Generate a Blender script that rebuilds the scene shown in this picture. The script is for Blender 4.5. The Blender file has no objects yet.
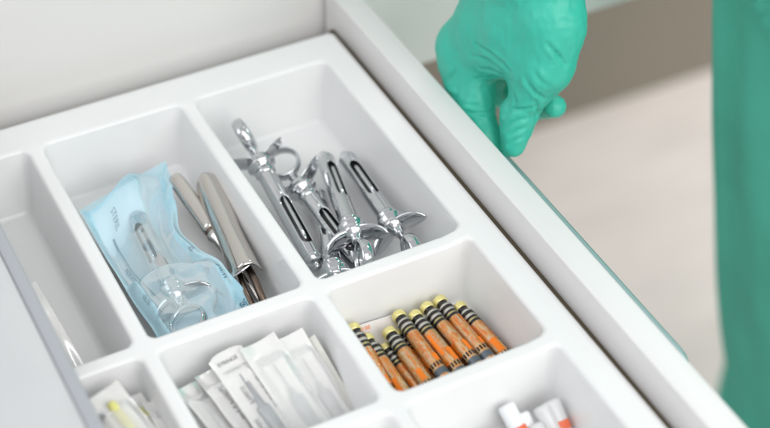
import bpy, bmesh, math, random
import numpy as np
from mathutils import Vector, Matrix, noise
from mathutils.bvhtree import BVHTree
S = 0.001                       # the script works in millimetres, the scene is in metres
sc = bpy.context.scene
COL = sc.collection
random.seed(7)
rad = math.radians

# ------------------------------------------------------------------ camera
CAM = Vector((-279.68, -618.25, 665.42))
FW = Vector((0.34770658, 0.65782729, -0.66810432)); RT = Vector((0.88676929, -0.46216732, 0.00644995)); UP = Vector((0.30453303, 0.59469708, 0.74403966))
FPX = 1598.9
cd = bpy.data.cameras.new('camera'); cam = bpy.data.objects.new('camera', cd); COL.objects.link(cam)
cam.matrix_world = Matrix(((RT.x, UP.x, -FW.x, CAM.x*S), (RT.y, UP.y, -FW.y, CAM.y*S), (RT.z, UP.z, -FW.z, CAM.z*S), (0, 0, 0, 1)))
cd.sensor_width = 36; cd.lens = FPX/770*36; cd.clip_start = 0.02; cd.clip_end = 60
cd.dof.use_dof = True; cd.dof.focus_distance = 0.985; cd.dof.aperture_fstop = 3.4; cd.dof.aperture_blades = 0
sc.camera = cam

# ------------------------------------------------------------------ world, lamps, exposure
w = bpy.data.worlds.new('World'); sc.world = w; w.use_nodes = True
nt = w.node_tree; bg = nt.nodes['Background']
tcw = nt.nodes.new('ShaderNodeTexCoord'); sep = nt.nodes.new('ShaderNodeSeparateXYZ'); nt.links.new(tcw.outputs['Generated'], sep.inputs[0])
rmp = nt.nodes.new('ShaderNodeValToRGB'); nt.links.new(sep.outputs['Z'], rmp.inputs[0])      # surroundings dimmed low down to put dark reflections in the chrome
rmp.color_ramp.elements[0].position = .05; rmp.color_ramp.elements[0].color = (.42, .41, .40, 1)
rmp.color_ramp.elements[1].position = .62; rmp.color_ramp.elements[1].color = (.985, .985, 1, 1)
nt.links.new(rmp.outputs[0], bg.inputs[0]); bg.inputs[1].default_value = 0.76
def area(name, loc, aim, sx, sy, power, col=(1, 1, 1)):
    l = bpy.data.lights.new(name, 'AREA'); l.shape = 'RECTANGLE'; l.size = sx; l.size_y = sy; l.energy = power; l.color = col
    o = bpy.data.objects.new(name, l); COL.objects.link(o)
    o.location = Vector(loc)*S
    o.rotation_euler = (Vector(aim)-Vector(loc)).to_track_quat('-Z', 'Y').to_euler()
    return o
area('ceiling_light', (-150, -1000, 1650), (150, 150, 0), 1.5, 1.0, 8.0, (1.0, 0.985, 0.96))
area('front_fill_light', (400, -1380, 820), (220, 200, -50), 1.5, 1.0, 16.5, (1.0, 0.99, 0.97))  # unseen fill lamp added to brighten the cabinet face and the scrubs
area('floor_fill_light', (2300, 560, 300), (750, 560, -750), 1.0, 1.0, 30, (1.0, 0.98, 0.96))  # unseen fill lamp added to brighten the floor beyond the drawer
area('window_light', (-1500, 300, 1300), (0, 50, 0), 1.2, 1.2, 8, (0.92, 0.96, 1.0))
area('examination_light', (860, 450, 1060), (40, 40, 0), 0.10, 0.10, 1.6, (1, 1, 1))
sc.view_settings.view_transform = 'Standard'; sc.view_settings.look = 'None'
sc.view_settings.exposure = -0.13; sc.view_settings.gamma = 1.0; sc.view_settings.use_curve_mapping = False
sc.cycles.max_bounces = 16; sc.cycles.transparent_max_bounces = 24
sc.cycles.use_denoising = True

# ------------------------------------------------------------------ helpers
def at_z(px, py, z):            # the point at height z that stands at this place of the picture
    v = FW + RT*((px-385)/FPX) - UP*((py-214)/FPX)
    return CAM + v*((z-CAM.z)/v.z)
def at_x(px, py, x):
    v = FW + RT*((px-385)/FPX) - UP*((py-214)/FPX)
    return CAM + v*((x-CAM.x)/v.x)

def mat(name, col, rough=0.5, metal=0.0, bump=0.0, bscale=400, var=0.0, vscale=60, spec=0.5, trans=0.0, ior=1.45, sss=0.0, coat=0.0, aniso=None):
    m = bpy.data.materials.new(name); m.use_nodes = True
    n = m.node_tree.nodes; L = m.node_tree.links; p = n['Principled BSDF']
    p.inputs['Base Color'].default_value = (*col, 1); p.inputs['Roughness'].default_value = rough
    p.inputs['Metallic'].default_value = metal; p.inputs['Specular IOR Level'].default_value = spec
    p.inputs['Transmission Weight'].default_value = trans; p.inputs['IOR'].default_value = ior
    p.inputs['Coat Weight'].default_value = coat
    if sss:
        p.inputs['Subsurface Weight'].default_value = sss; p.inputs['Subsurface Radius'].default_value = (1, .9, .8); p.inputs['Subsurface Scale'].default_value = 0.003
    tc = n.new('ShaderNodeTexCoord')
    src = tc.outputs['Object']
    if aniso:
        mp = n.new('ShaderNodeMapping'); mp.inputs['Scale'].default_value = aniso; L.new(src, mp.inputs[0]); src = mp.outputs[0]
    if var:
        t = n.new('ShaderNodeTexNoise'); t.inputs['Scale'].default_value = vscale; t.inputs['Detail'].default_value = 5; L.new(src, t.inputs['Vector'])
        mr = n.new('ShaderNodeMapRange'); mr.inputs['From Min'].default_value = .3; mr.inputs['From Max'].default_value = .7
        mr.inputs['To Min'].default_value = 1-var; mr.inputs['To Max'].default_value = 1+var*.4
        L.new(t.outputs['Fac'], mr.inputs['Value'])
        mx = n.new('ShaderNodeVectorMath'); mx.operation = 'SCALE'; mx.inputs[0].default_value = col; L.new(mr.outputs[0], mx.inputs['Scale']); L.new(mx.outputs[0], p.inputs['Base Color'])
        mr2 = n.new('ShaderNodeMapRange'); mr2.inputs['To Min'].default_value = rough*.8; mr2.inputs['To Max'].default_value = min(1, rough*1.25); L.new(t.outputs['Fac'], mr2.inputs['Value']); L.new(mr2.outputs[0], p.inputs['Roughness'])
    if bump:
        t = n.new('ShaderNodeTexNoise'); t.inputs['Scale'].default_value = bscale; t.inputs['Detail'].default_value = 4; L.new(src, t.inputs['Vector'])
        b = n.new('ShaderNodeBump'); b.inputs['Strength'].default_value = bump; b.inputs['Distance'].default_value = 0.0005
        L.new(t.outputs['Fac'], b.inputs['Height']); L.new(b.outputs[0], p.inputs['Normal'])
    return m

def film_mat(name, col, opacity, rough=0.12, gloss=1.0, tint=(1, 1, 1), nv=.06, ns=60):
    m = bpy.data.materials.new(name); m.use_nodes = True
    n = m.node_tree.nodes; L = m.node_tree.links; p = n['Principled BSDF']; out = n['Material Output']
    p.inputs['Base Color'].default_value = (*col, 1); p.inputs['Roughness'].default_value = rough; p.inputs['Specular IOR Level'].default_value = .6
    tr = n.new('ShaderNodeBsdfTransparent'); tr.inputs[0].default_value = (*tint, 1)
    gl = n.new('ShaderNodeBsdfGlossy'); gl.inputs['Roughness'].default_value = rough
    fr = n.new('ShaderNodeFresnel'); fr.inputs[0].default_value = 1.45
    mu = n.new('ShaderNodeMath'); mu.operation = 'MULTIPLY'; mu.inputs[1].default_value = gloss; L.new(fr.outputs[0], mu.inputs[0])
    m1 = n.new('ShaderNodeMixShader'); L.new(mu.outputs[0], m1.inputs[0]); L.new(tr.outputs[0], m1.inputs[1]); L.new(gl.outputs[0], m1.inputs[2])
    m2 = n.new('ShaderNodeMixShader')
    t = n.new('ShaderNodeTexNoise'); t.inputs['Scale'].default_value = ns; t.inputs['Detail'].default_value = 4
    tc = n.new('ShaderNodeTexCoord'); L.new(tc.outputs['Object'], t.inputs['Vector'])
    mr = n.new('ShaderNodeMapRange'); mr.inputs['From Min'].default_value = .3; mr.inputs['From Max'].default_value = .7; mr.inputs['To Min'].default_value = opacity*(1-nv); mr.inputs['To Max'].default_value = min(1, opacity*(1+nv))
    L.new(t.outputs['Fac'], mr.inputs[0]); L.new(mr.outputs[0], m2.inputs[0])
    L.new(m1.outputs[0], m2.inputs[1]); L.new(p.outputs[0], m2.inputs[2]); L.new(m2.outputs[0], out.inputs[0])
    return m

def link(name, verts, faces, m, parent=None, smooth=True, mw=None):
    me = bpy.data.meshes.new(name)
    me.from_pydata([(v[0]*S, v[1]*S, v[2]*S) for v in verts], [], faces); me.update()
    if smooth: me.polygons.foreach_set('use_smooth', [True]*len(me.polygons))
    me.materials.append(m)
    o = bpy.data.objects.new(name, me); COL.objects.link(o)
    if parent: o.parent = parent
    if mw: o.matrix_local = mw
    return o
def link_bm(name, bm, m, parent=None, smooth=True):
    me = bpy.data.meshes.new(name); bmesh.ops.scale(bm, vec=(S, S, S), verts=bm.verts); bmesh.ops.recalc_face_normals(bm, faces=bm.faces); bm.to_mesh(me); bm.free()
    if smooth: me.polygons.foreach_set('use_smooth', [True]*len(me.polygons))
    me.materials.append(m)
    o = bpy.data.objects.new(name, me); COL.objects.link(o)
    if parent: o.parent = parent
    return o
def tag(o, label=None, cat=None, group=None, kind=None):
    if label: o['label'] = label
    if cat: o['category'] = cat
    if group: o['group'] = group
    if kind: o['kind'] = kind
    return o
def empty(name, label, cat, group=None, mw=None):
    o = bpy.data.objects.new(name, None); COL.objects.link(o); o.empty_display_size = .01
    if mw: o.matrix_world = mw
    return tag(o, label, cat, group)
def frame(origin, zdir, xhint):
    z = Vector(zdir).normalized(); x = Vector(xhint); x = (x - z*x.dot(z)).normalized(); y = z.cross(x)
    o = Vector(origin)*S
    return Matrix(((x.x, y.x, z.x, o.x), (x.y, y.y, z.y, o.y), (x.z, y.z, z.z, o.z), (0, 0, 0, 1)))
def copy_tree(o, parent=None):
    c = o.copy(); COL.objects.link(c)
    if parent: c.parent = parent
    for ch in list(o.children): copy_tree(ch, c)
    return c

def box(x0, x1, y0, y1, z0, z1, bev=0, seg=3, bm=None):
    bm = bm or bmesh.new()
    r = bmesh.ops.create_cube(bm, size=1, matrix=Matrix.Translation(((x0+x1)/2, (y0+y1)/2, (z0+z1)/2)) @ Matrix.Diagonal((x1-x0, y1-y0, z1-z0, 1)))
    if bev:
        es = list({e for v in r['verts'] for e in v.link_edges})
        bmesh.ops.bevel(bm, geom=es, offset=bev, segments=seg, affect='EDGES', profile=.5)
    return bm
def lathe(prof, n=32, cap=True):
    V, F = [], []
    for (r, z) in prof:
        for i in range(n):
            a = 2*math.pi*i/n; V.append((r*math.cos(a), r*math.sin(a), z))
    for k in range(len(prof)-1):
        for i in range(n):
            j = (i+1) % n; F.append((k*n+i, k*n+j, (k+1)*n+j, (k+1)*n+i))
    if cap:
        F.append(tuple(reversed(range(n)))); F.append(tuple((len(prof)-1)*n+i for i in range(n)))
    return V, F
def rnd(r, z0, z1, f, k=4, n0=True, n1=True):      # a cylinder profile with rounded ends
    p = []
    if n0: p += [(r-f+f*math.sin(a), z0+f-f*math.cos(a)) for a in [math.pi/2*i/k for i in range(k+1)]]
    else: p += [(r, z0)]
    if n1: p += [(r-f+f*math.cos(a), z1-f+f*math.sin(a)) for a in [math.pi/2*i/k for i in range(k+1)]]
    else: p += [(r, z1)]
    return p
def tube(path, r, n=10, closed=False, flat=1.0, up=(0, 0, 1)):
    V, F = [], []; P = [Vector(p) for p in path]; N = len(P)
    for k, p in enumerate(P):
        if closed: t = P[(k+1) % N]-P[k-1]
        else: t = P[min(k+1, N-1)]-P[max(k-1, 0)]
        t.normalize(); u = Vector(up); u = (u-t*u.dot(t)); u = u.normalized() if u.length > 1e-4 else t.orthogonal().normalized(); b = t.cross(u)
        rr = r[k] if isinstance(r, (list, tuple)) else r
        for i in range(n):
            a = 2*math.pi*i/n; V.append(tuple(p+u*(math.cos(a)*rr*flat)+b*(math.sin(a)*rr)))
    for k in range(N if closed else N-1):
        for i in range(n):
            j = (i+1) % n; k2 = (k+1) % N; F.append((k*n+i, k*n+j, k2*n+j, k2*n+i))
    if not closed: F.append(tuple(reversed(range(n)))); F.append(tuple((N-1)*n+i for i in range(n)))
    return V, F
def merge(*vf):
    V, F = [], []
    for v, f in vf:
        o = len(V); V += list(v); F += [tuple(i+o for i in q) for q in f]
    return V, F
def text_mesh(s, size, extrude=0.0):
    c = bpy.data.curves.new('lettering', 'FONT'); c.body = s; c.size = size; c.extrude = extrude; c.align_x = 'LEFT'
    o = bpy.data.objects.new('lettering', c); COL.objects.link(o)
    bpy.context.view_layer.update()
    me = bpy.data.meshes.new_from_object(o.evaluated_get(bpy.context.evaluated_depsgraph_get()))
    V = [tuple(v.co) for v in me.vertices]; F = [tuple(p.vertices) for p in me.polygons]
    bpy.data.objects.remove(o); bpy.data.curves.remove(c); bpy.data.meshes.remove(me)
    return V, F

# ------------------------------------------------------------------ materials
M_tray = mat('white_moulded_plastic', (0.835, 0.84, 0.845), .15, bump=.07, bscale=150, var=.02, vscale=18, spec=.5)
M_front = mat('white_lacquer', (0.80, 0.79, 0.79), .38, bump=.08, bscale=500, var=.015, vscale=25)
M_cab = mat('cabinet_lacquer', (0.84, 0.83, 0.82), .45, bump=.05, bscale=300, var=.015, vscale=6)
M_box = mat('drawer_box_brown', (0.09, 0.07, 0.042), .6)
M_handle = mat('handle_teal_grey_metal', (0.40, 0.55, 0.56), .34, metal=.6, bump=.05, bscale=700)
M_chrome = mat('polished_chrome', (0.60, 0.61, 0.63), .07, metal=1, bump=.03, bscale=260, var=.06, vscale=90)
M_steel = mat('satin_steel', (0.64, 0.61, 0.58), .12, metal=1, bump=.16, bscale=120, var=.2, vscale=50, aniso=(1, 1, .08))
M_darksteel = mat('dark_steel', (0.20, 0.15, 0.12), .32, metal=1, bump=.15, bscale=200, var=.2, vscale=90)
M_black = mat('black_print', (0.012, 0.012, 0.014), .35)
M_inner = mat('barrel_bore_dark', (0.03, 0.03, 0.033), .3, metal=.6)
M_floor = mat('floor_vinyl', (0.71, 0.655, 0.615), .5, var=.09, vscale=5, aniso=(1, 3, 1))
M_floor_shade = mat('taupe_floor_shade', (0.29, 0.255, 0.21), .7, var=.1, vscale=2)

# ------------------------------------------------------------------ the setting
tag(link_bm('floor', box(-2500, 3500, -2500, 2500, -770, -750), M_floor, smooth=False), kind='structure')
# the white cabinet the drawer runs beside, and a taupe board standing in for floor shade beyond it
cab = empty('cabinet', 'tall white cabinet whose smooth face meets the end of the drawer', 'cabinet')
link_bm('side_panel', box(-1500, 1500, 257, 277, -82, 420, 5, 3), M_cab, cab)
link_bm('bottom_panel', box(-1495, 1495, 277.5, 380, -80, -62), M_cab, cab, smooth=False)
tag(link_bm('wall', box(-1800, 3200, 838, 860, -750, -380), M_floor_shade, smooth=False), kind='structure')  # added upright whose taupe stands for the cabinet's shadow on the floor

# ------------------------------------------------------------------ the drawer
dr = empty('drawer', 'open white drawer with thick front board and slim bar handle', 'drawer')
link_bm('front_panel', box(130.7, 149.4, -430, 254, -170, 19, 1.1, 3), M_front, dr)
link_bm('base_panel', box(-340, 130.2, -425, 250, -66, -56), M_box, dr, smooth=False)
link_bm('gap_shade_strip', box(125.9, 130.5, -425, 240, -24, -8, .6, 2), M_box, dr)  # dark strip put in for the shade in the gap beside the tray
link_bm('side_panel', box(-340, 130.2, 231, 253.5, -55.5, -22, .8, 2), M_front, dr)
link_bm('back_panel', box(-356, -340.5, -425, 250, -66, 12, 1), M_front, dr)
def handle_path():
    P = []
    x0, x1, z = 150.5, 167.5, -12; ya, yb, r = -156, 96, 20
    P.append((x0, ya, z)); P.append((x0+3, ya, z))
    for i in range(9):
        a = math.pi/2*i/8; P.append((x1-r*1.0+r*math.sin(a)*1.0, ya+r-r*math.cos(a), z))
    for i in range(1, 12): P.append((x1, ya+r+(yb-ya-2*r)*i/12, z))
    for i in range(9):
        a = math.pi/2*i/8; P.append((x1-r+r*math.cos(a), yb-r+r*math.sin(a), z))
    P.append((x0, yb, z))
    return P
V, F = tube(handle_path(), 3.2, 12, up=(0, 0, 1), flat=1.8)
link('handle', V, F, M_handle, dr)

# ------------------------------------------------------------------ the organiser tray
def smooth01(t): t = max(0, min(1, t)); return t*t*(3-2*t)
OX, OY = 100.2, 195.0
def drop(x, y):
    d = min(OX+3-x, OY+3-y)
    return 1.3-3.0*smooth01((d-1)/9)
XB = [-334, -221, -107, 0, 118.5]
YB = [-300, -201.6, -100.8, 0, 222.5]
DEPTH = 46
def make_tray():
    V, F = [], []
    K = 8
    prof = [(0, 0)]
    R1 = 2.9; dr_ = rad(9)
    for i in range(1, 8):
        a = (math.pi/2-dr_)*i/7; prof.append((R1*math.sin(a), -R1*(1-math.cos(a))))
    zf = -DEPTH; R2 = 5.0
    o1, z1 = prof[-1]
    ztop_f = zf + R2*(1-math.sin(dr_)); 
    o2 = o1 + (z1-ztop_f)*math.tan(dr_)
    for t in (.2, .4, .6, .8): prof.append((o1+(o2-o1)*t, z1+(ztop_f-z1)*t))
    for i in range(0, 8):
        a = (math.pi/2-dr_)*i/7
        # fillet into the floor
        prof.append((o2 + R2*(math.cos(dr_) - math.cos(dr_+a)), zf + R2*(1-math.sin(dr_+a))))
    for ci in range(4):
        for ri in range(4):
            bx0, bx1, by0, by1 = XB[ci], XB[ci+1], YB[ri], YB[ri+1]
            lx0 = 7.5 if ci > 0 else 20; lx1 = 7.5 if ci < 3 else 18.3
            ly0 = 7.8 if ri > 0 else 20; ly1 = 7.8 if ri < 3 else 27.5
            s = 5.2     # where the round-over starts, outside the apparent edge
            x0, x1, y0, y1 = bx0+lx0-s, bx1-lx1+s, by0+ly0-s, by1-ly1+s
            base = len(V)
            def ring(off, z, outer=False):
                r = max(6.5-off*.25, 3.5)
                pts = []
                cs = [(x1-off-r, y1-off-r, 0), (x0+off+r, y1-off-r, 90), (x0+off+r, y0+off+r, 180), (x1-off-r, y0+off+r, 270)]
                for q, (cx, cy, a0) in enumerate(cs):
                    for k in range(K+1):
                        a = rad(a0+90*k/K); dx, dy = math.cos(a), math.sin(a)
                        if outer:
                            tx = ((bx1-cx)/dx if dx > 1e-6 else ((bx0-cx)/dx if dx < -1e-6 else 1e9))
                            ty = ((by1-cy)/dy if dy > 1e-6 else ((by0-cy)/dy if dy < -1e-6 else 1e9))
                            ex, ey = (bx1 if q in (0, 3) else bx0), (by1 if q in (0, 1) else by0)
                            t = k/K
                            if q in (0, 2): sx, sy, fx, fy = ex, cy, cx, ey
                            else: sx, sy, fx, fy = cx, ey, ex, cy
                            if t <= .5: pts.append((sx+(ex-sx)*t*2, sy+(ey-sy)*t*2, 0))
                            else: pts.append((ex+(fx-ex)*(t*2-1), ey+(fy-ey)*(t*2-1), 0))
                        else: pts.append((cx+dx*r, cy+dy*r, z))
                    # points along the straight side to the next corner
                    nx = cs[(q+1) % 4]; 
                    a = rad(a0+90); dx, dy = math.cos(a), math.sin(a)
                    for t in (.1, .2, .35, .5, .65, .8, .9):
                        px = cx+(nx[0]-cx)*t; py = cy+(nx[1]-cy)*t
                        if outer:
                            if abs(dx) > .5: pts.append((bx1 if dx > 0 else bx0, py, 0))
                            else: pts.append((px, by1 if dy > 0 else by0, 0))
                        else: pts.append((px+dx*r, py+dy*r, z))
                return pts
            rings = [ring(0, 0, True)] + [ring(o, z) for o, z in prof]
            n = len(rings[0])
            for rr in rings:
                for (x, y, z) in rr:
                    V.append((x, y, z + drop(x, y)*max(0, 1+z/30)))
            for k in range(len(rings)-1):
                for i in range(n):
                    j = (i+1) % n; F.append((base+k*n+i, base+k*n+j, base+(k+1)*n+j, base+(k+1)*n+i))
            c = len(V); lr = base+(len(rings)-1)*n
            V.append(((x0+x1)/2, (y0+y1)/2, zf))
            for i in range(n): F.append((lr+i, lr+(i+1) % n, c))
    # outer rounded lip and skirt
    base = len(V); X0, X1, Y0, Y1 = XB[0], XB[-1], YB[0], YB[-1]
    def oring(off, z):
        pts = []
        for q, (cx, cy, a0) in enumerate([(X1, Y1, 0), (X0, Y1, 90), (X0, Y0, 180), (X1, Y0, 270)]):
            for k in range(K+1):
                a = rad(a0+90*k/K); pts.append((cx+math.cos(a)*off, cy+math.sin(a)*off, z))
        return pts
    pr = [(0, 0)] + [(6*math.sin(rad(a)), -6*(1-math.cos(rad(a)))) for a in (15, 30, 45, 60, 75, 90)] + [(6, -30), (4, -31), (4, -10)]
    n = 4*(K+1)
    for o_, z_ in pr: V += [(x, y, z+(drop(x, y) if z > -8 else 0)) for x, y, z in oring(o_, z_)]
    for k in range(len(pr)-1):
        for i in range(n):
            j = (i+1) % n; F.append((base+k*n+j, base+k*n+i, base+(k+1)*n+i, base+(k+1)*n+j))
    V2 = V
    o = link('organizer_tray', V2, F, M_tray)
    bm = bmesh.new(); bm.from_mesh(o.data); bmesh.ops.remove_doubles(bm, verts=bm.verts, dist=1e-6); bm.to_mesh(o.data); bm.free()
    o.data.polygons.foreach_set('use_smooth', [True]*len(o.data.polygons))
    return o
tray = tag(make_tray(), 'glossy white moulded tray with rounded compartments inside the open drawer', 'tray')

# ------------------------------------------------------------------ glass sheet over the left side
gl = empty('glass_sheet', 'clear glass sheet with grey edge trim over the left of the tray', 'glass')
M_glass = film_mat('reflection_veiled_glass', (0.84, 0.85, 0.87), .62, .06, 1.0, (.96, .97, .98), .03, 4)  # whitish veil of reflections put into the pane's colour and opacity
M_trim = mat('grey_edge_trim', (0.46, 0.48, 0.52), .3, metal=.35, bump=.05)
link_bm('pane', box(-700, -162.7, -520, 255, 24, 30, .6, 2), M_glass, gl)
link_bm('edge_trim', box(-162.5, -154.6, -520, 255, 23.5, 31, 1.6, 3), M_trim, gl)

# ------------------------------------------------------------------ cartridge syringes of chrome
def slot_tube(r, ri, z0, z1, s0, s1, half, n=26):
    zs = [z0] + [s0+(s1-s0)*t for t in (0, .01, .025, .05, .08, .15, .3, .5, .7, .85, .92, .95, .975, .99, 1)] + [z1]
    def ha(z):
        if z <= s0 or z >= s1: return 0.0
        e = min(z-s0, s1-z)/ (r*.75)
        return half*math.sqrt(max(0, 1-(1-min(1, e))**2))
    V, F = [], []
    for z in zs:
        h = ha(z)
        for rr in (r, ri):
            for i in range(n+1):
                a = h+(2*math.pi-2*h)*i/n; V.append((rr*math.cos(a), rr*math.sin(a), z))
    m = 2*(n+1)
    for k in range(len(zs)-1):
        for i in range(n):
            a = k*m+i; F.append((a, a+1, a+m+1, a+m)); b = a+n+1; F.append((b+1, b, b+m, b+m+1))
        F.append((k*m, k*m+m, k*m+m+n+1, k*m+n+1)); F.append((k*m+n, k*m+2*n+1, k*m+m+2*n+1, k*m+m+n))
    return V, F
def grip_plate(span, depth, curve, th=1.6, loop=False):
    # saddle shaped finger rest, wings bent towards the ring
    V, F = [], []; nu, nv = 24, 8
    def ht(u): return depth*math.sqrt(max(0.0, 1-abs(u)**2.6))*(1-.25*math.exp(-(u*3)**2)) + .4
    for side in (1, -1):
        for i in range(nu+1):
            u = -1+2*i/nu
            for j in range(nv+1):
                v = -1+2*j/nv; y = u*span; x = v*ht(u)
                z = curve*(abs(u)**1.7) - .05*v*v*depth + 1.2*math.cos(v*1.5)
                V.append((x, y, z + side*th/2*(1-.6*max(abs(u)**8, abs(v)**8))))
    m = (nu+1)*(nv+1)
    for i in range(nu):
        for j in range(nv):
            a = i*(nv+1)+j; F.append((a, a+nv+1, a+nv+2, a+1)); b = a+m; F.append((b, b+1, b+nv+2, b+nv+1))
    for i in range(nu):
        a = i*(nv+1); F.append((a, a+m, a+m+nv+1, a+nv+1)); a += nv; F.append((a, a+nv+1, a+m+nv+1, a+m))
    for j in range(nv):
        F.append((j, j+1, j+1+m, j+m)); a = nu*(nv+1)+j; F.append((a, a+m, a+m+1, a+1))
    return V, F
def make_syringe(mw, label, push=12, grip_twist=0, blen=78, ring_twist=0, span=21):
    t = empty('dental_syringe', label, 'syringe', 'metal cartridge syringes', mw)
    V, F = slot_tube(6.3, 5.3, 6, blen, 14, 54, rad(40)); link('barrel', V, F, M_chrome, t)
    V, F = lathe([(1.6, -3.5), (2.3, -3.2), (2.4, -.5), (2.2, 0), (3.4, .6), (4.6, 1.4), (5.6, 2.6), (6.3, 4.6), (6.4, 6.4), (5.2, 6.5)], 28); link('tip', V, F, M_chrome, t)
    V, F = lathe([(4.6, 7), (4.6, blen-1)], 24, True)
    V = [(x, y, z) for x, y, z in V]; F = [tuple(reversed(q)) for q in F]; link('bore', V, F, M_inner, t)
    V, F = lathe([(0.9, 18), (1.3, 20), (1.5, 22), (1.5, blen)], 14); V = [(x+4.0, y, z) for x, y, z in V]
    link('piston_rod', V, F, M_chrome, t)
    h = blen
    V, F = lathe([(6.4, h-2), (6.9, h-1), (7.4, h), (7.2, h+1.4), (6.3, h+2.4), (6.2, h+4), (8.8, h+5.4), (9.8, h+6.4), (9.9, h+7.2), (8.4, h+9.3), (7.6, h+11), (8.2, h+12.6), (6.4, h+14), (4.6, h+15.4), (3.4, h+17), (3.2, h+20), (2.6, h+20.4)], 32)
    link('hub', V, F, M_chrome, t)
    V, F = grip_plate(span, 7.4, 9); ct, st = math.cos(rad(grip_twist)), math.sin(rad(grip_twist))
    V = [(x*ct-y*st, x*st+y*ct, z+h+12) for x, y, z in V]; link('finger_grip', V, F, M_chrome, t)
    V, F = lathe([(2.1, h+18), (2.1, h+20+push), (2.9, h+21+push), (2.9, h+23+push), (1.8, h+24+push)], 16); link('plunger_rod', V, F, M_chrome, t)
    R = 11; c = h+23+push+R
    ct, st = math.cos(rad(ring_twist)), math.sin(rad(ring_twist))
    P = [(R*math.cos(a)*ct, R*math.cos(a)*st, c+R*math.sin(a)) for a in [2*math.pi*i/36 for i in range(36)]]
    V, F = tube(P, 1.5, 12, True, up=(-st, ct, 0), flat=2.5); link('thumb_ring', V, F, M_chrome, t)
    return t
def between(pa, pb, xh):
    return frame(pa, Vector(pb)-Vector(pa), xh)
UPH = Vector((-.35, -.65, .67))        # slots face up and towards the viewer
def syr(hubp, tipp, label, roll=0, **k):
    d = (Vector(hubp)-Vector(tipp)).normalized(); xh = Matrix.Rotation(rad(roll), 3, d) @ UPH
    # hub centre is at local z = blen+9
    o = Vector(hubp) - d*(k.get('blen', 78)+8)
    return make_syringe(frame(o, d, xh), label, **k)
syr((25, 134, -17), (24.5, 46, -37.5), 'chrome syringe nearest the divider with its edge-on thumb ring raised at the back', roll=38, push=1, grip_twist=-25, ring_twist=-40)
syr((43.5, 110, -27), (51, 30, -39), 'chrome syringe with its round thumb ring lying open beside the leftmost one', roll=30, push=0, grip_twist=-30, ring_twist=72, blen=70)
syr((52, 53, -21), (74, 146, -30), 'chrome syringe with its bare rounded tip at the back, middle of the compartment', roll=-45, push=4, grip_twist=38, ring_twist=20)
syr((79, 50, -24), (86, 136, -31), 'chrome syringe lying along the compartment wall nearest the drawer front', roll=-28, push=6, grip_twist=32, ring_twist=5, blen=74)
syr((30, 34, -33), (58, 120, -39.5), 'chrome syringe buried under the others, one wing showing in the near corner', roll=-20, push=0, grip_twist=20, ring_twist=80, span=19)

# ------------------------------------------------------------------ brushed steel instruments
def channel(zs, rs, half, th=1.1, squash=1.0, n=26, ridge=0.0):
    V, F = [], []
    for z, r in zip(zs, rs):
        for rr in (r, r-th):
            for i in range(n+1):
                a = -half+2*half*i/n; rq = rr*(1+ridge*math.cos(3*a+z*.012)); V.append((rq*math.cos(a)*squash, rq*math.sin(a), z))
    m = 2*(n+1)
    for k in range(len(zs)-1):
        for i in range(n):
            a = k*m+i; F.append((a, a+1, a+m+1, a+m)); b = a+n+1; F.append((b+1, b, b+m, b+m+1))
        F.append((k*m, k*m+m, k*m+m+n+1, k*m+n+1)); F.append((k*m+n, k*m+2*n+1, k*m+m+2*n+1, k*m+m+n))
    e = (len(zs)-1)*m
    for i in range(n): F.append((i, i+n+1, i+n+2, i+1)); F.append((e+i, e+i+1, e+i+n+2, e+i+n+1))
    return V, F
d0, d1 = Vector((-12, 142, -19)), Vector((-23, 46, -25))
ins = empty('steel_instrument', 'wide brushed steel instrument with a flared lip, beside the blue pouch', 'instrument', mw=frame(d0, d1-d0, UPH))
zs = [0, 1, 3, 6, 14, 28, 44, 52, 60, 70, 80, 86, 89]
rs = [3.2, 5.2, 6.6, 7.3, 7.6, 7.6, 7.4, 7.2, 7.4, 8.0, 8.6, 8.9, 9.0]
V, F = channel([z*1.03 for z in zs], [r*1.13 for r in rs], rad(118), squash=.78, ridge=.09); link('shell', V, F, M_steel, ins)
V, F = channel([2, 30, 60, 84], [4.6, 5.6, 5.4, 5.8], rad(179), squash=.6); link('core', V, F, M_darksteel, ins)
V, F = merge(tube([(4.2, -7, 87), (4.6, -3, 88.5), (4.4, 3, 89.4), (3.4, 9, 90), (1.6, 14.5, 89)], [1.2, 2.8, 3.2, 2.4, .4], 10, flat=.28, up=(1, 0, 0)))
link('lip', V, F, M_chrome, ins)
V, F = merge(tube([(0, -2, 84), (-1, -3, 100), (-3, -2, 122)], 2.4, 10), tube([(0, 4, 84), (-.5, 5, 104), (-2, 4, 124)], 2.0, 10))
link('rods', V, F, M_darksteel, ins)
V, F = lathe([(1.4, -1), (2.2, 0), (2.2, 2), (1.2, 3)], 16); link('rivet', [(x+4.9, z_-4.5, y+76) for x, y, z_ in V], F, M_chrome, ins)
d0, d1 = Vector((-29, 156, -22)), Vector((-20, 72, -37))
ins2 = empty('steel_probe_handle', 'slimmer dark steel instrument lying half hidden behind the pouch edge', 'instrument', mw=frame(d0, d1-d0, UPH))
V, F = lathe([(1.5, 0), (3.0, .8), (4.2, 3), (4.8, 8), (5.0, 20), (4.9, 38), (5.2, 48), (5.2, 51), (4.4, 51.6), (4.4, 54), (5.3, 54.6), (5.4, 58), (3.8, 62), (3.1, 80), (2.8, 92)], 24)
link('handle', [(x*.8, y*1.15, z) for x, y, z in V], F, M_steel, ins2)
V, F = lathe([(4.55, 51.7), (4.75, 52.2), (4.75, 53.4), (4.55, 53.9)], 24); link('collar', [(x*.8, y*1.15, z) for x, y, z in V], F, M_darksteel, ins2)
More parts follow.
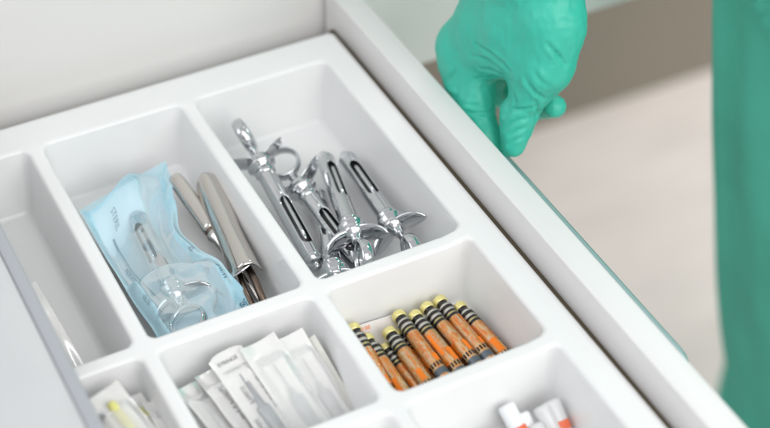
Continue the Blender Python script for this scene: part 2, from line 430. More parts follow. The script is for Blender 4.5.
ins3 = empty('steel_rod_instrument', 'thin steel rod instrument tucked along the divider under the wide one', 'instrument', mw=frame((-16, 150, -38), Vector((-4, -120, -3)), UPH))
V, F = lathe([(1.2, 0), (2.6, 2), (3.2, 8), (3.2, 60), (2.2, 70), (1.8, 110)], 16); link('shaft', V, F, M_steel, ins3)
V, F = lathe([(3.3, 20), (3.6, 21), (3.6, 26), (3.3, 27)], 16); link('grip_ring', V, F, M_darksteel, ins3)

# ------------------------------------------------------------------ blue sterilisation pouch with a syringe inside
syr((-66.5, 62, -32), (-60, 150, -36), 'chrome syringe sealed inside the light blue pouch', roll=20, push=2, grip_twist=-14, ring_twist=70, blen=76, span=23)
M_pfilm = film_mat('blue_clear_film', (0.68, 0.87, 0.93), .20, .20, .45, (.87, .955, .99))
M_pedge = film_mat('blue_sealed_edge', (0.46, 0.75, 0.86), .55, .28, .6, (.74, .90, .96))
M_paper_b = mat('pouch_paper', (0.80, 0.86, 0.89), .6, bump=.2, bscale=250)
pouch = empty('sterilisation_pouch', 'light blue clear film pouch holding a chrome syringe, beside the steel instruments', 'pouch')
def lerp_tab(t, tab):
    for (a, va), (b, vb) in zip(tab, tab[1:]):
        if t <= b:
            s = (t-a)/(b-a); s = s*s*(3-2*s); return va+(vb-va)*s
    return tab[-1][1]
RIGHT = [(0, -28), (.1, -30), (.22, -36), (.38, -42.5), (.52, -39.5), (.68, -33), (.85, -28), (1, -26)]
LEFT = [(0, -95.5), (.3, -95), (.6, -93.5), (.8, -91), (1, -89)]
TOP = [(0, 153), (1, 174)]
SYA, SYB = Vector((-60, 152)), Vector((-67, 50))
def pouch_pt(u, v, layer):
    ytop = 152+21*u; y = ytop*(1-v)+(6+4*u)*v
    xl, xr = lerp_tab(v, LEFT), lerp_tab(v, RIGHT); x = xl+(xr-xl)*u
    # bed of the pouch: raised edges resting on the sloping walls
    base = -43.6 + 21*max(smooth01((.16-u)/.16)*(1-.3*v), smooth01((u-.74)/.26)*(.82+.18*math.sin(v*11+.5)), smooth01((.26-v)/.26))
    base += 1.4*noise.noise(Vector((x*.05, y*.05, 3)))
    if layer == 0: return (x, y, base)
    # the film lifts over what lies inside
    p = Vector((x, y)); ab = SYB-SYA; t = max(0, min(1, (p-SYA).dot(ab)/ab.length_squared)); d = (p-(SYA+ab*t)).length
    lift = 16*math.exp(-(d/16)**2)*smooth01((t+.2)*6)
    hub = (p-Vector((-67, 55))).length; lift = max(lift, 22*smooth01((36-hub)/14))
    ring = (p-Vector((-70, 26))).length; lift = max(lift, 16*smooth01((30-ring)/14))
    edge = min(u, 1-u, v*1.6)/.09; e = smooth01(edge)
    wr = noise.noise(Vector((x*.06, y*.02, 8)))*1.5 + noise.noise(Vector((x*.16+y*.05, y*.05, 1)))*.6 + abs(noise.noise(Vector((x*.08-y*.05, y*.05, 5))))*1.3
    return (x, y, base + .35 + e*(lift*.95+1.2+max(0, wr+.5)*.6))
def sheet(fn, nu, nv, u0=0, u1=1, v0=0, v1=1):
    V = [fn(u0+(u1-u0)*i/nu, v0+(v1-v0)*j/nv) for j in range(nv+1) for i in range(nu+1)]
    F = [(j*(nu+1)+i, j*(nu+1)+i+1, (j+1)*(nu+1)+i+1, (j+1)*(nu+1)+i) for j in range(nv) for i in range(nu)]
    return V, F
V, F = sheet(lambda u, v: pouch_pt(u, v, 0), 40, 70); link('paper_back', V, F, M_paper_b, pouch)
V, F = sheet(lambda u, v: pouch_pt(u, v, 1), 90, 150, .09, .87, .06, 1); link('film', V, F, M_pfilm, pouch)
E1 = sheet(lambda u, v: pouch_pt(u, v, 1), 8, 90, 0, .09, 0, 1)
E2 = sheet(lambda u, v: pouch_pt(u, v, 1), 16, 150, .87, 1, 0, 1)
E3 = sheet(lambda u, v: pouch_pt(u, v, 1), 70, 8, .09, .87, 0, .06)
V, F = merge(E1, E2, E3); link('sealed_edge', V, F, M_pedge, pouch)
def pouch_text(s, size, u, v, m, flip=False, name='lettering', du=None):
    V, F = text_mesh(s, size)
    # lay the letters along the pouch, reading down its length
    out = []
    for (a, b, c) in V:
        vv = v + a/168.0; uu = u + b/60.0
        if flip: vv = v - a/168.0; uu = u - b/60.0
        p = pouch_pt(min(.995, max(0.005, uu)), min(.999, vv), 1); out.append((p[0], p[1], p[2]+.35))
    return link(name, out, F, m, pouch, smooth=False)
M_ink = mat('pouch_blue_grey_ink', (0.05, 0.16, 0.24), .5)
M_inkl = mat('pouch_grey_ink', (0.22, 0.30, 0.36), .5)
pouch_text('75mm', 5.0, .89, .675, M_ink)
pouch_text('282', 5.0, .89, .84, M_ink)
pouch_text('25', 5.0, .90, .49, M_inkl)
pouch_text('STERIL', 4.4, .27, .10, M_inkl)
pouch_text('INDICATOR STEAM', 3.6, .19, .36, M_inkl)
pouch_text('USE BY', 3.2, .05, .68, M_inkl)
pouch_text('LOT 75', 3.2, .08, .78, M_inkl)
# an indicator strip printed dark inside
V, F = sheet(lambda u, v: (lambda p: (p[0], p[1], p[2]+1.2))(pouch_pt(.215+u*.02+.14*v, .17+v*.42, 0)), 2, 30); link('indicator_strip', V, F, M_inkl, pouch)

# ------------------------------------------------------------------ glass cartridges
M_gold = mat('cartridge_yellow_cap', (0.80, 0.71, 0.30), .32, metal=.35, bump=.1, bscale=500)
M_shell = film_mat('cartridge_glass', (0.95, 0.95, 0.95), .02, .05, 1.0, (.98, .98, .98))
M_white = mat('white_ring', (0.86, 0.84, 0.76), .3)
M_plunger = mat('grey_plunger', (0.17, 0.22, 0.26), .4)
M_or = mat('orange_print', (0.98, 0.24, 0.01), .4)
def liquid_mat():
    m = bpy.data.materials.new('cartridge_orange_body'); m.use_nodes = True
    n = m.node_tree.nodes; L = m.node_tree.links; p = n['Principled BSDF']; p.inputs['Roughness'].default_value = .12; p.inputs['Coat Weight'].default_value = .4
    oi = n.new('ShaderNodeObjectInfo'); tc = n.new('ShaderNodeTexCoord'); mp = n.new('ShaderNodeMapping'); mp.inputs['Scale'].default_value = (1, 1, .3)
    L.new(tc.outputs['Object'], mp.inputs[0])
    t = n.new('ShaderNodeTexNoise'); t.noise_dimensions = '4D'; t.inputs['Scale'].default_value = 520; t.inputs['Detail'].default_value = 2; L.new(mp.outputs[0], t.inputs['Vector'])
    mm = n.new('ShaderNodeMath'); mm.operation = 'MULTIPLY'; mm.inputs[1].default_value = 40; L.new(oi.outputs['Random'], mm.inputs[0]); L.new(mm.outputs[0], t.inputs['W'])
    cr = n.new('ShaderNodeValToRGB'); e = cr.color_ramp.elements
    e[0].position = .36; e[0].color = (1.0, 0.30, 0.02, 1); e[1].position = .42; e[1].color = (1.0, 0.46, 0.08, 1)
    for pos, c in ((.50, (1.0, 0.56, 0.17, 1)), (.57, (1.0, 0.82, 0.58, 1)), (.64, (1.0, 0.50, 0.10, 1))):
        x = cr.color_ramp.elements.new(pos); x.color = c
    L.new(t.outputs['Fac'], cr.inputs[0])
    # long dark lines painted in for refraction of light in the filled glass
    mp2 = n.new('ShaderNodeMapping'); mp2.inputs['Scale'].default_value = (1, 1, .02); L.new(tc.outputs['Object'], mp2.inputs[0])
    t2 = n.new('ShaderNodeTexNoise'); t2.noise_dimensions = '4D'; t2.inputs['Scale'].default_value = 420; L.new(mp2.outputs[0], t2.inputs['Vector']); L.new(mm.outputs[0], t2.inputs['W'])
    mr = n.new('ShaderNodeMapRange'); mr.inputs['From Min'].default_value = .33; mr.inputs['From Max'].default_value = .42; mr.inputs['To Min'].default_value = .86; mr.inputs['To Max'].default_value = 1; L.new(t2.outputs['Fac'], mr.inputs[0])
    sc_ = n.new('ShaderNodeVectorMath'); sc_.operation = 'SCALE'; L.new(cr.outputs[0], sc_.inputs[0]); L.new(mr.outputs[0], sc_.inputs['Scale']); L.new(sc_.outputs[0], p.inputs['Base Color'])
    # clear liquid between the patches of print
    tr = n.new('ShaderNodeBsdfTransparent'); tr.inputs[0].default_value = (1.0, .82, .62, 1)
    ms = n.new('ShaderNodeMixShader'); mf = n.new('ShaderNodeMapRange'); mf.inputs['From Min'].default_value = .40; mf.inputs['From Max'].default_value = .60; mf.inputs['To Min'].default_value = 1.0; mf.inputs['To Max'].default_value = .94
    L.new(t.outputs['Fac'], mf.inputs[0]); L.new(mf.outputs[0], ms.inputs[0]); L.new(tr.outputs[0], ms.inputs[1]); L.new(p.outputs[0], ms.inputs[2]); L.new(ms.outputs[0], n['Material Output'].inputs[0])
    return m
M_liq = liquid_mat()
M_neck = mat('cartridge_black_band', (0.02, 0.018, 0.018), .2)
def band(z0, z1, r=4.34): return lathe([(r, z0), (r, z1)], 28, False)
TXT = {}
def make_cartridge():
    t = empty('anaesthetic_cartridge', 'x', 'cartridge')
    V, F = lathe([(2.0, -.05), (3.2, 0), (3.9, .35), (4.15, 1.0), (4.2, 1.8), (4.15, 3.6), (3.9, 4.4), (3.3, 4.7)], 28); link('cap', V, F, M_gold, t)
    V, F = lathe([(3.5, 4.6), (3.25, 5.2), (3.25, 7.0), (3.9, 8.2)], 24, False); link('neck', V, F, M_neck, t)
    V, F = lathe([(3.86, 8.2), (4.1, 9.0), (4.1, 19.5), (4.05, 61), (3.7, 61.6)], 28); link('liquid', V, F, M_liq, t)
    V, F = merge(lathe([(3.3, 7.2), (4.16, 8.6), (4.16, 10.0)], 28, False), band(12.2, 14.4, 4.16)); link('white_band', V, F, M_white, t)
    V, F = merge(band(10.0, 12.2, 4.51), band(14.4, 15.9, 4.51), band(17.4, 19.2, 4.51)); link('black_band', V, F, M_neck, t)
    V, F = merge(band(15.9, 17.4, 4.17)); link('yellow_band', V, F, M_gold, t)
    V, F = lathe([(3.4, 7.0), (4.3, 8.4), (4.5, 9.5), (4.5, 61.0), (4.3, 62)], 28, False); link('glass_tube', V, F, M_shell, t)
    V, F = merge(band(52.5, 57.5, 4.2)); link('plunger', V, F, M_plunger, t)
    # print: lettering wrapped round the glass, a dashed row near the plunger
    def wrap(s, size, z, a0):
        v, f = text_mesh(s, size); return [((4.56)*math.cos(a0+b/4.56), 4.56*math.sin(a0+b/4.56), z+a) for a, b, c in v], f
    parts = [wrap('ARTICAINE 4%', 3.6, 20, rad(-28)), wrap('1:100 000 INJECTION', 2.3, 20.5, rad(30)), wrap('DENTAL CARTRIDGE', 2.5, 20.5, rad(-72)), wrap('1.8 ml LOT 2', 3.0, 20.5, rad(110)), wrap('FOR INJECTION', 2.6, 20.5, rad(200))]
    V, F = merge(*parts); link('lettering', V, F, M_or, t, smooth=False)
    V, F = [], []
    for k in range(14):
        a0 = 2*math.pi*k/14; b = len(V)
        for zz in (47.8, 51.2):
            for q in range(4): V.append((4.55*math.cos(a0+q*.075), 4.55*math.sin(a0+q*.075), zz))
        for q in range(3): F.append((b+q, b+q+1, b+5+q, b+4+q))
    link('dash_marks', V, F, M_neck, t)
    V, F = [], []       # solid orange blocks of the label
    for a0, a1, z0, z1 in ((.5, 1.3, 38, 47), (2.6, 3.5, 36, 47), (-1.6, -.8, 41, 47), (4.0, 4.5, 22, 40)):
        b = len(V)
        for zz in (z0, z1):
            for q in range(9): a = a0+(a1-a0)*q/8; V.append((4.53*math.cos(a), 4.53*math.sin(a), zz))
        for q in range(8): F.append((b+q, b+q+1, b+10+q, b+9+q))
    link('orange_block', V, F, M_or, t)
    return t
C0 = make_cartridge()
carts = [   # cap end, far end, roll, label
 ((17, -15.5, -28.5), (16, -76, -38), 40, 'yellow-capped cartridge against the left divider, lowest of the pile'),
 ((21.5, -24.5, -32), (24, -84, -38), 200, 'second yellow-capped cartridge from the left divider'),
 ((31.5, -30, -40), (35, -88, -40), 80, 'cartridge whose small yellow cap peeks out under the two above it'),
 ((36.5, -25, -33), (37.5, -84, -33.5), 300, 'upper cartridge just left of the one lying furthest back'),
 ((48, -15.5, -32.5), (48.5, -78, -32.5), 20, 'upper cartridge with grey plunger showing, its cap furthest back near the middle'),
 ((56.5, -20.5, -32), (58.6, -82, -32), 130, 'upper cartridge right of centre, pressed against the one with its plunger showing'),
 ((66.5, -17, -32.5), (70.5, -79, -32.5), 250, 'third upper cartridge from the right-hand wall of the compartment'),
 ((76.5, -15.5, -33), (79.4, -78, -33), 5, 'second upper cartridge from the right-hand wall of the compartment'),
 ((85.5, -24.5, -34.5), (91, -85, -35), 170, 'cartridge lying nearest the drawer front, against the compartment wall'),
]
for j, x in enumerate((43.5, 53, 62.5, 72, 81.5)):
    carts.append(((x, -23-2*(j % 2), -41), (x+1.0, -85-2*(j % 2), -41), 60*j, None))
for k, (a, b, roll, lab) in enumerate(carts):
    c = C0 if k == 0 else copy_tree(C0)
    d = (Vector(b)-Vector(a)).normalized()
    c.matrix_world = frame(a, d, Matrix.Rotation(rad(roll), 3, d) @ UPH) @ Matrix.Diagonal((1.07, 1.07, 1.02, 1))
    c['label'] = lab or 'cartridge of the bottom layer lying beneath the yellow-capped row'
    c['group'] = 'orange dental cartridges' if lab else 'cartridges of the bottom layer'
# printed leaflet behind the cartridges
M_leaf = mat('leaflet_paper', (0.78, 0.74, 0.73), .6, bump=.2)
lf = empty('printed_leaflet', 'small white leaflet with orange print behind the cartridges', 'leaflet')
V, F = sheet(lambda u, v: (14+34*u, -13-24*v, -44.6+11*smooth01((.45-v)/.45)+.6*math.sin(u*5)), 12, 8); link('paper', V, F, M_leaf, lf)
V, F = text_mesh('1:100 000\nDENTAL', 2.6)
link('lettering', [(19+a, -16.5+b*.9, -44.2+11*smooth01((.45-(-13-(-16.5+b*.9))/24)/.45)+.4) for a, b, c in V], F, M_or, lf, smooth=False)

# ------------------------------------------------------------------ paper and film packets
M_paper = mat('packet_paper', (0.86, 0.86, 0.84), .55, bump=.3, bscale=260, var=.03, vscale=60)
M_cream = mat('packet_cream_paper', (0.70, 0.69, 0.60), .55, bump=.3, bscale=260)
M_film = film_mat('packet_clear_film', (0.90, 0.90, 0.90), .42, .16, 1.0)
M_plast = film_mat('clear_plastic_barrel', (0.74, 0.76, 0.78), .45, .1, 1.5, (.85, .86, .88))
M_yellow = mat('pale_yellow_plastic', (0.80, 0.78, 0.28), .4)
M_gprint = mat('grey_print', (0.09, 0.09, 0.10), .5)
M_lprint = mat('pale_grey_print', (0.36, 0.36, 0.37), .5)
def packet(origin, ldir, wdir, W, Ln, label, cont='syringe', paper=None, bulge=5.5, curl=2.0, round_top=False, seed=0, wob=.8, grp='paper and film packets in the wide compartment', printed=None):
    # local: x = width, z = length (away from the top edge), y = out of the paper
    z = Vector(ldir).normalized(); x = Vector(wdir); x = (x-z*x.dot(z)).normalized(); y = z.cross(x)
    if y.dot(Vector((-.35, -.66, .67))) < 0: x = -x; y = -y
    o = Vector(origin)*S
    mw = Matrix(((x.x, y.x, z.x, o.x), (x.y, y.y, z.y, o.y), (x.z, y.z, z.z, o.z), (0, 0, 0, 1)))
    t = empty('packet', label, 'packet', grp, mw)
    def f(u, v, lay):
        xx = (u-.5)*W; zz = v*Ln
        if round_top: zz += 3.2*(abs(2*u-1)**3) - 0
        yy = curl*((2*u-1)**2)*(.4+.6*math.sin(v*3+seed)) + wob*noise.noise(Vector((xx*.09, zz*.05, seed*7.3)))*2
        if lay:
            e = smooth01(min(u, 1-u)/.26)*smooth01((v-.10)/.10); yy += .25+bulge*e + e*.45*noise.noise(Vector((xx*.16, zz*.06, seed)))
        return (xx, yy, zz)
    V, F = sheet(lambda u, v: f(u, v, 0), 12, 30); link('paper_back', V, F, paper or M_paper, t)
    V, F = sheet(lambda u, v: f(u, v, 1), 24, 50); link('film', V, F, M_film, t)
    if cont == 'syringe':
        V, F = merge(lathe([(.5, 18), (.6, 34), (1.6, 35), (1.8, 40), (4.0, 41.5), (4.1, 44), (4.1, Ln-6)], 18)); link('plastic_barrel', [(a, b*.6+3.0, c) for a, b, c in V], F, M_plast, t)
        V, F = lathe([(3.0, 52), (3.2, 53), (3.2, 57), (3.0, 58)], 16); link('stopper', [(a, b*.6+3.1, c) for a, b, c in V], F, M_lprint, t)
    elif cont == 'needle':
        V, F = lathe([(1.3, 12), (2.2, 13), (2.5, 30), (3.2, 46), (4.2, 47), (4.2, 58), (3.0, 59)], 18); link('needle_sheath', [(a, b*.7+2.8, c) for a, b, c in V], F, M_plast, t)
    elif cont == 'yellow':
        V, F = lathe([(1.4, 9), (2.6, 10), (3.0, 14), (2.6, 32), (3.6, 40), (3.6, 60)], 18); link('needle_hub', [(a+.5, b*.7+2.9, c) for a, b, c in V], F, M_yellow, t)
    if printed: printed(t, f)
    return t
def on_packet(t, f, W, Ln, s, size, x0, z0, m, along=True, name='lettering', lay=1):
    V, F = text_mesh(s, size); out = []
    for a, b, c in V:
        xx, zz = (x0-b, z0+a) if along else (x0+a, z0-b)
        p = f(min(1, max(0, xx/W+.5)), min(1, max(0, zz/Ln)), lay); out.append((xx, p[1]+.3, zz))
    return link(name, out, F, m, t, smooth=False)
def bars(t, f, W, Ln, rects, m, name='printed_bars'):
    V, F = [], []
    for (x0, x1, z0, z1) in rects:
        b = len(V); k = max(1, int((z1-z0)/2))
        for i in range(k+1):
            zz = z0+(z1-z0)*i/k
            for xx in (x0, (x0+x1)/2, x1):
                p = f(min(1, max(0, xx/W+.5)), min(1, max(0, zz/Ln)), 1); V.append((xx, p[1]+.28, zz))
        for i in range(k):
            for j in range(2): F.append((b+i*3+j, b+i*3+j+1, b+i*3+j+4, b+i*3+j+3))
    return link(name, V, F, m, t)
LD = Vector((.02, -.935, -.355))
WD = Vector((1, .02, 0))
def print_a(t, f):
    on_packet(t, f, 22, 90, 'SYRINGE', 3.4, -7.5, 8, M_gprint, along=False)
    on_packet(t, f, 22, 90, 'FOR SINGLE USE', 2.1, -7.5, 14, M_lprint, along=False)
    bars(t, f, 22, 90, [(-.5, 2.6, 24, 72)], M_lprint)
    on_packet(t, f, 22, 90, 'STERILE', 3.6, -2.2, 25, M_gprint)
    on_packet(t, f, 22, 90, 'DISPOSABLE', 3.0, -6.5, 46, M_gprint)
    on_packet(t, f, 22, 90, '0.5  1.0  1.5  2.0  2.5', 2.6, 8.0, 24, M_gprint)
packet((-67, -16.5, -9), LD+Vector((.16, 0, 0)), WD, 22, 90, 'white packet with grey syringe printing and a rounded top edge', 'syringe', curl=1.5, bulge=3, round_top=True, seed=1, printed=print_a)
packet((-46.5, -19, -8.5), LD+Vector((.14, 0, 0)), WD, 23.5, 92, 'clear-fronted packet standing highest in the middle of the wide compartment', 'syringe', seed=2)
packet((-27.5, -19.5, -12), LD+Vector((.10, 0, -.02)), WD, 21, 86, 'clear-fronted packet just right of the highest one', 'syringe', seed=3)
packet((-17.5, -24, -17), LD+Vector((.06, 0, -.03)), WD+Vector((0, 0, .9)), 14, 80, 'narrow cream packet turned on edge at the right-hand wall', 'none', paper=M_cream, seed=4, bulge=2)
packet((-90, -20, -22), LD+Vector((.22, 0, 0)), WD+Vector((0, 0, -.5)), 20, 84, 'clear packet slumped against the left wall of the wide compartment', 'needle', seed=5, curl=3)
def print_b(t, f):
    on_packet(t, f, 20, 86, 'STERILE R 3 ml', 3.6, -3, 14, M_gprint)
packet((-78, -20, -17), LD+Vector((.20, 0, -.04)), WD+Vector((0, 0, -.35)), 20, 86, 'packet with dark side printing, squeezed between the slumped clear one and the printed one', 'none', seed=6, curl=2.5, printed=print_b)
packet((-34, -18, -19), LD+Vector((.12, 0, -.05)), WD+Vector((0, 0, -.1)), 22, 80, 'packet at the back of the row hidden behind the highest one', 'none', seed=8, bulge=2)
# the small compartment on the left
G2 = 'packets in the small left compartment'
packet((-141.5, -18.5, -4), LD+Vector((.25, 0, 0)), Vector((1, .15, .10)), 24, 84, 'white-topped packet with a pale yellow hub showing through its film', 'yellow', seed=11, grp=G2, curl=1.0)
packet((-127, -22, -13), LD+Vector((.22, 0, -.05)), Vector((1, -.2, -.55)), 20, 84, 'cream packet tilted just right of the white-topped one', 'yellow', paper=M_cream, seed=12, grp=G2)
packet((-119.5, -28, -14), LD+Vector((.15, 0, -.05)), Vector((1, -.2, -1.3)), 18, 80, 'packet on edge against the divider, rightmost of the small compartment', 'none', paper=M_cream, seed=13, grp=G2)
def print_c(t, f):
    on_packet(t, f, 26, 90, 'CE 0123', 6.0, -4, 22, M_black)
    on_packet(t, f, 26, 90, 'LOT 25 G', 4.0, 4, 20, M_black)
packet((-176, -38, -5), LD+Vector((.12, 0, 0)), WD, 26, 90, 'packet with black lettering under the glass sheet', 'none', seed=14, grp=G2, printed=print_c)
packet((-159, 86, -10), Vector((.12, -.86, -.30)), Vector((1, .0, -.05)), 30, 100, 'plain white packet alone in the long left compartment', 'none', seed=15, grp='lone packet', bulge=2)

# ------------------------------------------------------------------ capped needle tubes
M_cap = mat('white_needle_cap', (0.84, 0.86, 0.88), .28, bump=.1, bscale=200)
M_capt = film_mat('translucent_needle_cap', (0.86, 0.87, 0.88), .72, .15, 1.0)
M_red = mat('orange_red_band', (0.80, 0.16, 0.07), .4)
def needle(top, dirv, label, m, r=5.0, Lc=16, redband=True):
    t = empty('capped_needle', label, 'needle', 'white capped needles', frame(top, dirv, UPH))
    p = [(r*.55, -.1), (r*.8, .15), (r*.93, .7), (r, 1.8)] + [(r+.02*k, 2+Lc*k/6) for k in range(1, 7)]
    V, F = lathe(p+[(r*.9, Lc+2.5)], 28); link('cap', V, F, m, t)
    if redband:
        V, F = lathe([(r+.12, Lc-4), (r+.28, Lc-3.6), (r+.28, Lc+1.2), (r+.1, Lc+1.6)], 28, False); link('colour_band', V, F, M_red, t)
    V, F = lathe([(r*.85, Lc+2), (r*.85, Lc+38), (r*.6, Lc+40)], 20); link('tube', V, F, M_capt, t)
    return t
nd = Vector((.02, -.80, -.60))
needle((65, -115, -24), nd+Vector((.10, 0, 0)), 'opaque white capped needle at the left of the tube pile with an orange band', M_cap, 5.2, 18)
needle((72, -121, -29), nd+Vector((.05, 0, 0)), 'white capped needle just behind the opaque one on the left', M_cap, 4.8, 20, False)
needle((75, -131, -29), nd, 'short translucent capped needle in the middle of the tube pile', M_capt, 4.8, 18, False)
needle((82.5, -124, -25), nd+Vector((.13, 0, 0)), 'translucent capped needle left of the one nearest the drawer front', M_capt, 5.0, 20, False)
needle((90, -123, -25), nd+Vector((.0, 0, 0)), 'translucent capped needle with orange band nearest the drawer front', M_capt, 5.4, 17)
needle((52, -124, -32), nd+Vector((.2, 0, 0)), 'translucent capped needle lowest on the left of the tube pile', M_capt, 5.0, 20, False)

# ------------------------------------------------------------------ person: gloved hand on the handle, scrubs
M_glove = mat('green_nitrile_glove', (0.05, 0.53, 0.40), .42, bump=.25, bscale=420, var=.05, vscale=30, spec=.55)
M_scrub = mat('green_scrub_cloth', (0.12, 0.61, 0.475), .85, bump=.6, bscale=900, var=.12, vscale=14, spec=.2)
M_skin = mat('skin', (0.62, 0.40, 0.30), .5)
person = empty('person', 'person in green scrubs, gloved hand closed on the drawer handle', 'person')

cones = []
def cone(p, rp, q, rq, k=5.0): cones.append((np.array(p, float), rp, np.array(q, float), rq, k))
A = lambda px, py, x: at_x(px, py, x)
W1 = A(512, -40, 200); W2 = A(556, -40, 206); WM = A(534, -42, 196); FA = Vector((330, 10, 420))
K1 = A(464, 47, 172); K2 = A(492, 30, 182); K3 = A(520, 26, 188); P2 = A(550, 26, 196); P3 = A(543, 64, 190)
cone(W1, 21, K1, 15.2, 12); cone(W1, 21, K2, 16, 14); cone(WM, 24, K2, 16, 14); cone(WM, 24, K3, 17, 14); cone(W2, 21, P2, 18.5, 14); cone(P2, 18.5, P3, 15.6, 12)
cone(K1, 14.5, K3, 17, 14); cone(K3, 17, P3, 15, 14); cone(K2, 15, P3, 14, 14); cone(K3, 17, P2, 18, 14)
cone(A(464, 64, 171), 13.5, A(526, 54, 184), 13, 12)
# index finger, bent down behind the front board
I1 = A(468, 84, 168); I2 = A(476, 106, 165); I3 = A(488, 136, 163)
cone(K1, 14.6, I1, 14.6, 9); cone(I1, 14.6, I2, 12.4, 5); cone(I2, 12.4, I3, 9.2, 3)
cone(I3, 9.2, A(497, 158, 163), 7.4, 3)
cone(A(478, 60, 174), 13.5, A(478, 92, 168), 10.0, 6); cone(A(478, 92, 168), 9.6, A(481, 112, 166), 8.2, 4)
# thumb, pad on the handle
T1 = A(533, 86, 184); T2 = A(519, 113, 176); T3 = A(513, 145, 168)
cone(P3, 15, T1, 14, 9); cone(T1, 13, T2, 11.4, 5); cone(T2, 11.6, T3, 8.2, 3); cone(T2, 11.4, A(515, 134, 171), 9.8, 3)
# middle finger curled under, its rounded tip out to the right
cone(A(518, 92, 200), 11, A(534, 106, 204), 9.2, 4); cone(A(534, 106, 204), 9.0, A(554, 107, 206), 8.2, 3)
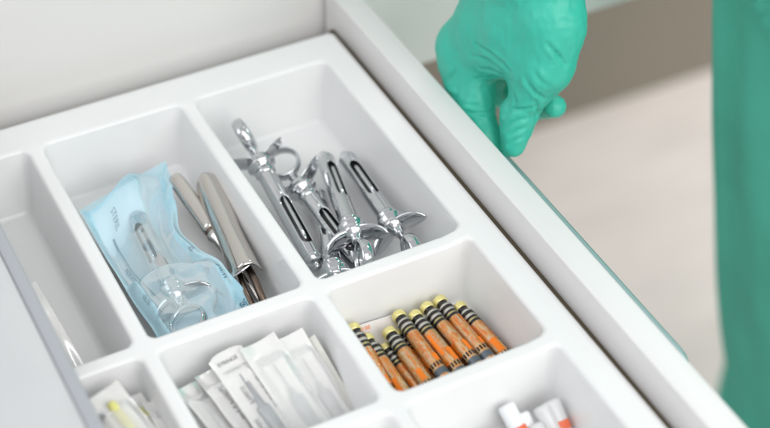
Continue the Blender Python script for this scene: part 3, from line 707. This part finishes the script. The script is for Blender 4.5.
# ring and little finger folded beneath the palm
cone(A(510, 66, 208), 12, A(500, 94, 206), 9, 4); cone(A(500, 94, 206), 9, A(525, 92, 214), 7.5, 3)
cone(W1, 21, FA+Vector((-10, 10, 0)), 38, 12); cone(W2, 21, FA+Vector((10, -10, 0)), 38, 12); cone(WM, 24, FA, 42, 12)
def sdf(P):
    D = None
    for (a, ra, b, rb, k) in cones:
        ab = b-a; L2 = ab@ab; t = np.clip(((P-a)@ab)/L2, 0, 1)
        d = np.linalg.norm(P-(a+t[:, None]*ab), axis=1) - (ra+(rb-ra)*t)
        if D is None: D = d
        else:
            h = np.clip(.5+.5*(D-d)/k, 0, 1); D = D*(1-h)+d*h-k*h*(1-h)
    return D
def make_glove():
    bm = bmesh.new()
    for (a, ra, b, rb, k) in cones:
        n = max(2, int(np.linalg.norm(b-a)/(min(ra, rb)*.25)))
        for i in range(n+1):
            t = i/n; c = a+(b-a)*t
            bmesh.ops.create_icosphere(bm, subdivisions=2, radius=ra+(rb-ra)*t, matrix=Matrix.Translation(Vector(c)))
    me = bpy.data.meshes.new('glove_base'); bm.to_mesh(me); bm.free()
    o = bpy.data.objects.new('glove_base', me); COL.objects.link(o)
    md = o.modifiers.new('r', 'REMESH'); md.mode = 'VOXEL'; md.voxel_size = 1.25
    bpy.context.view_layer.update()
    em = bpy.data.meshes.new_from_object(o.evaluated_get(bpy.context.evaluated_depsgraph_get()))
    V = np.array([v.co[:] for v in em.vertices]); F = [tuple(p.vertices) for p in em.polygons]
    bpy.data.objects.remove(o)
    def grad(P):
        e = .4; g = np.empty_like(P)
        for i in range(3):
            q = P.copy(); q[:, i] += e; r = P.copy(); r[:, i] -= e; g[:, i] = (sdf(q)-sdf(r))/(2*e)
        return g/np.maximum(np.linalg.norm(g, axis=1, keepdims=True), 1e-6)
    for it in range(6):
        V = V - grad(V)*np.clip(sdf(V), -2, 2)[:, None]*.9
    G = grad(V)
    bvh = BVHTree.FromPolygons([Vector(v) for v in V], F)
    def hit(px, py):
        d = (FW+RT*((px-385)/FPX)-UP*((py-214)/FPX)).normalized()
        h = bvh.ray_cast(CAM, d)
        return np.array(h[0]) if h[0] else None
    creases = [  # polyline, depth, width
        ([(476, 45), (490, 53), (503, 64), (510, 73)], 1.5, 2.0),
        ([(470, 55), (486, 60), (500, 69)], 1.0, 1.8),
        ([(478, 68), (492, 71), (500, 74)], 1.1, 1.7),
        ([(474, 80), (486, 78), (496, 77)], .8, 1.7),
        ([(476, 90), (488, 86)], .7, 1.6),
        ([(445, 82), (452, 74), (455, 69)], 1.3, 1.8),
        ([(446, 92), (456, 97)], 1.0, 1.8),
        ([(456, 108), (470, 113), (484, 114), (493, 111)], 1.2, 1.8),
        ([(460, 103), (474, 106), (488, 105)], .7, 1.6),
        ([(547, 44), (556, 54), (566, 66)], 1.5, 2.0),
        ([(524, 76), (530, 86), (538, 95), (544, 99)], 1.2, 2.0),
        ([(533, 70), (540, 80), (549, 86)], .9, 2.0),
        ([(536, 106), (524, 109), (512, 110), (504, 116)], 1.1, 1.8),
        ([(530, 118), (520, 119), (510, 124), (503, 130)], 1.0, 1.7),
        ([(527, 127), (518, 130), (510, 136)], .9, 1.6),
        ([(523, 138), (515, 140), (508, 146)], .8, 1.6),
        ([(514, 90), (516, 102), (514, 108)], .8, 1.8),
        ([(520, 78), (516, 90)], .7, 2.0),
        ([(535, 100), (538, 112), (536, 120)], 1.2, 1.8),
        ([(462, 20), (474, 10)], .5, 3.0), ([(560, 20), (574, 24)], .5, 2.4),
    ]
    disp = np.zeros(len(V))
    for pts, dep, wid in creases:
        H = [hit(*p) for p in pts]; H = [h for h in H if h is not None]
        if len(H) < 2: continue
        best = np.full(len(V), 1e9); tt = np.zeros(len(V)); n = len(H)-1
        for i in range(n):
            a, b = H[i], H[i+1]; ab = b-a; L2 = ab@ab+1e-9
            if L2 > 900: continue
            t = np.clip(((V-a)@ab)/L2, 0, 1); d = np.linalg.norm(V-(a+t[:, None]*ab), axis=1)
            m = d < best; best[m] = d[m]; tt[m] = (i+t[m])/n
        prof = np.sin(np.pi*np.clip(tt*.86+.07, 0, 1))**.7
        disp += 1.1*prof*(-dep*np.exp(-(best/(wid*.62))**2) + .55*dep*np.exp(-((best-wid*1.5)/(wid*.8))**2))
    nz = np.array([noise.noise(Vector(v)*.055)*.8 + noise.noise(Vector(v)*.15)*.35 for v in V])
    fine = np.array([abs(noise.noise(Vector((v[0]*.20, v[1]*.20, v[2]*.07)))) for v in V])
    V = V+G*(disp+nz*1.1-fine*.9)[:, None]
    return V, F
V, F = make_glove()
glove = link('glove', V.tolist(), F, M_glove, person)
V, F = tube([(328, 10, 400), (345, 5, 470), (400, 0, 560), (450, 0, 620)], [40, 42, 46, 50], 24); link('arm', V, F, M_skin, person)

def torso():
    V, F = [], []; na, nz = 220, 130
    cx, cy, rx, ry = 509, 30, 150, 205
    for j in range(nz+1):
        z = -720+1300*j/nz
        for i in range(na):
            a = 2*math.pi*i/na
            f1 = noise.noise(Vector((math.cos(a)*2.2, math.sin(a)*2.2, z*.0016)))*15
            f2 = noise.noise(Vector((math.cos(a)*6, math.sin(a)*6, z*.0025+7)))*6
            f3 = -abs(noise.noise(Vector((a*1.9+z*.0040, z*.006, 4))))*4
            g = 0
            # pressed pleat running down the side that faces the cabinet
            da = (a-rad(149)-z*.00012)
            g += -12*math.exp(-(da/.03)**2) + 6*math.exp(-((da-.07)/.05)**2)
            # slanting pocket crease
            s = z-(70 - 260*(a-rad(170))); g += -7*math.exp(-(s/7)**2) + 4*math.exp(-((s+14)/12)**2)
            flare = 1+.10*smooth01((-z)/600)
            r = 1+ (f1+f2+f3+g)/170
            lean = 15-.225*max(-460, z) if z < 60 else 1.5+.30*(z-60)
            V.append((cx+lean+rx*r*math.cos(a), cy+ry*r*math.sin(a), z))
    for j in range(nz):
        for i in range(na):
            k = (i+1) % na; F.append((j*na+i, j*na+k, (j+1)*na+k, (j+1)*na+i))
    F.append(tuple(nz*na+i for i in range(na)))
    return V, F
V, F = torso(); link('scrub_gown', V, F, M_scrub, person)
for s in (-1, 1):
    V, F = tube([(380, 30+s*85, -741), (430, 30+s*85, -738), (500, 30+s*85, -733), (560, 30+s*85, -735)], [30, 42, 46, 36], 16, flat=.42); V = [(x, y, max(z, -750)) for x, y, z in V]
    link('shoe', V, F, mat('white_clog', (.7, .7, .7), .5), person)
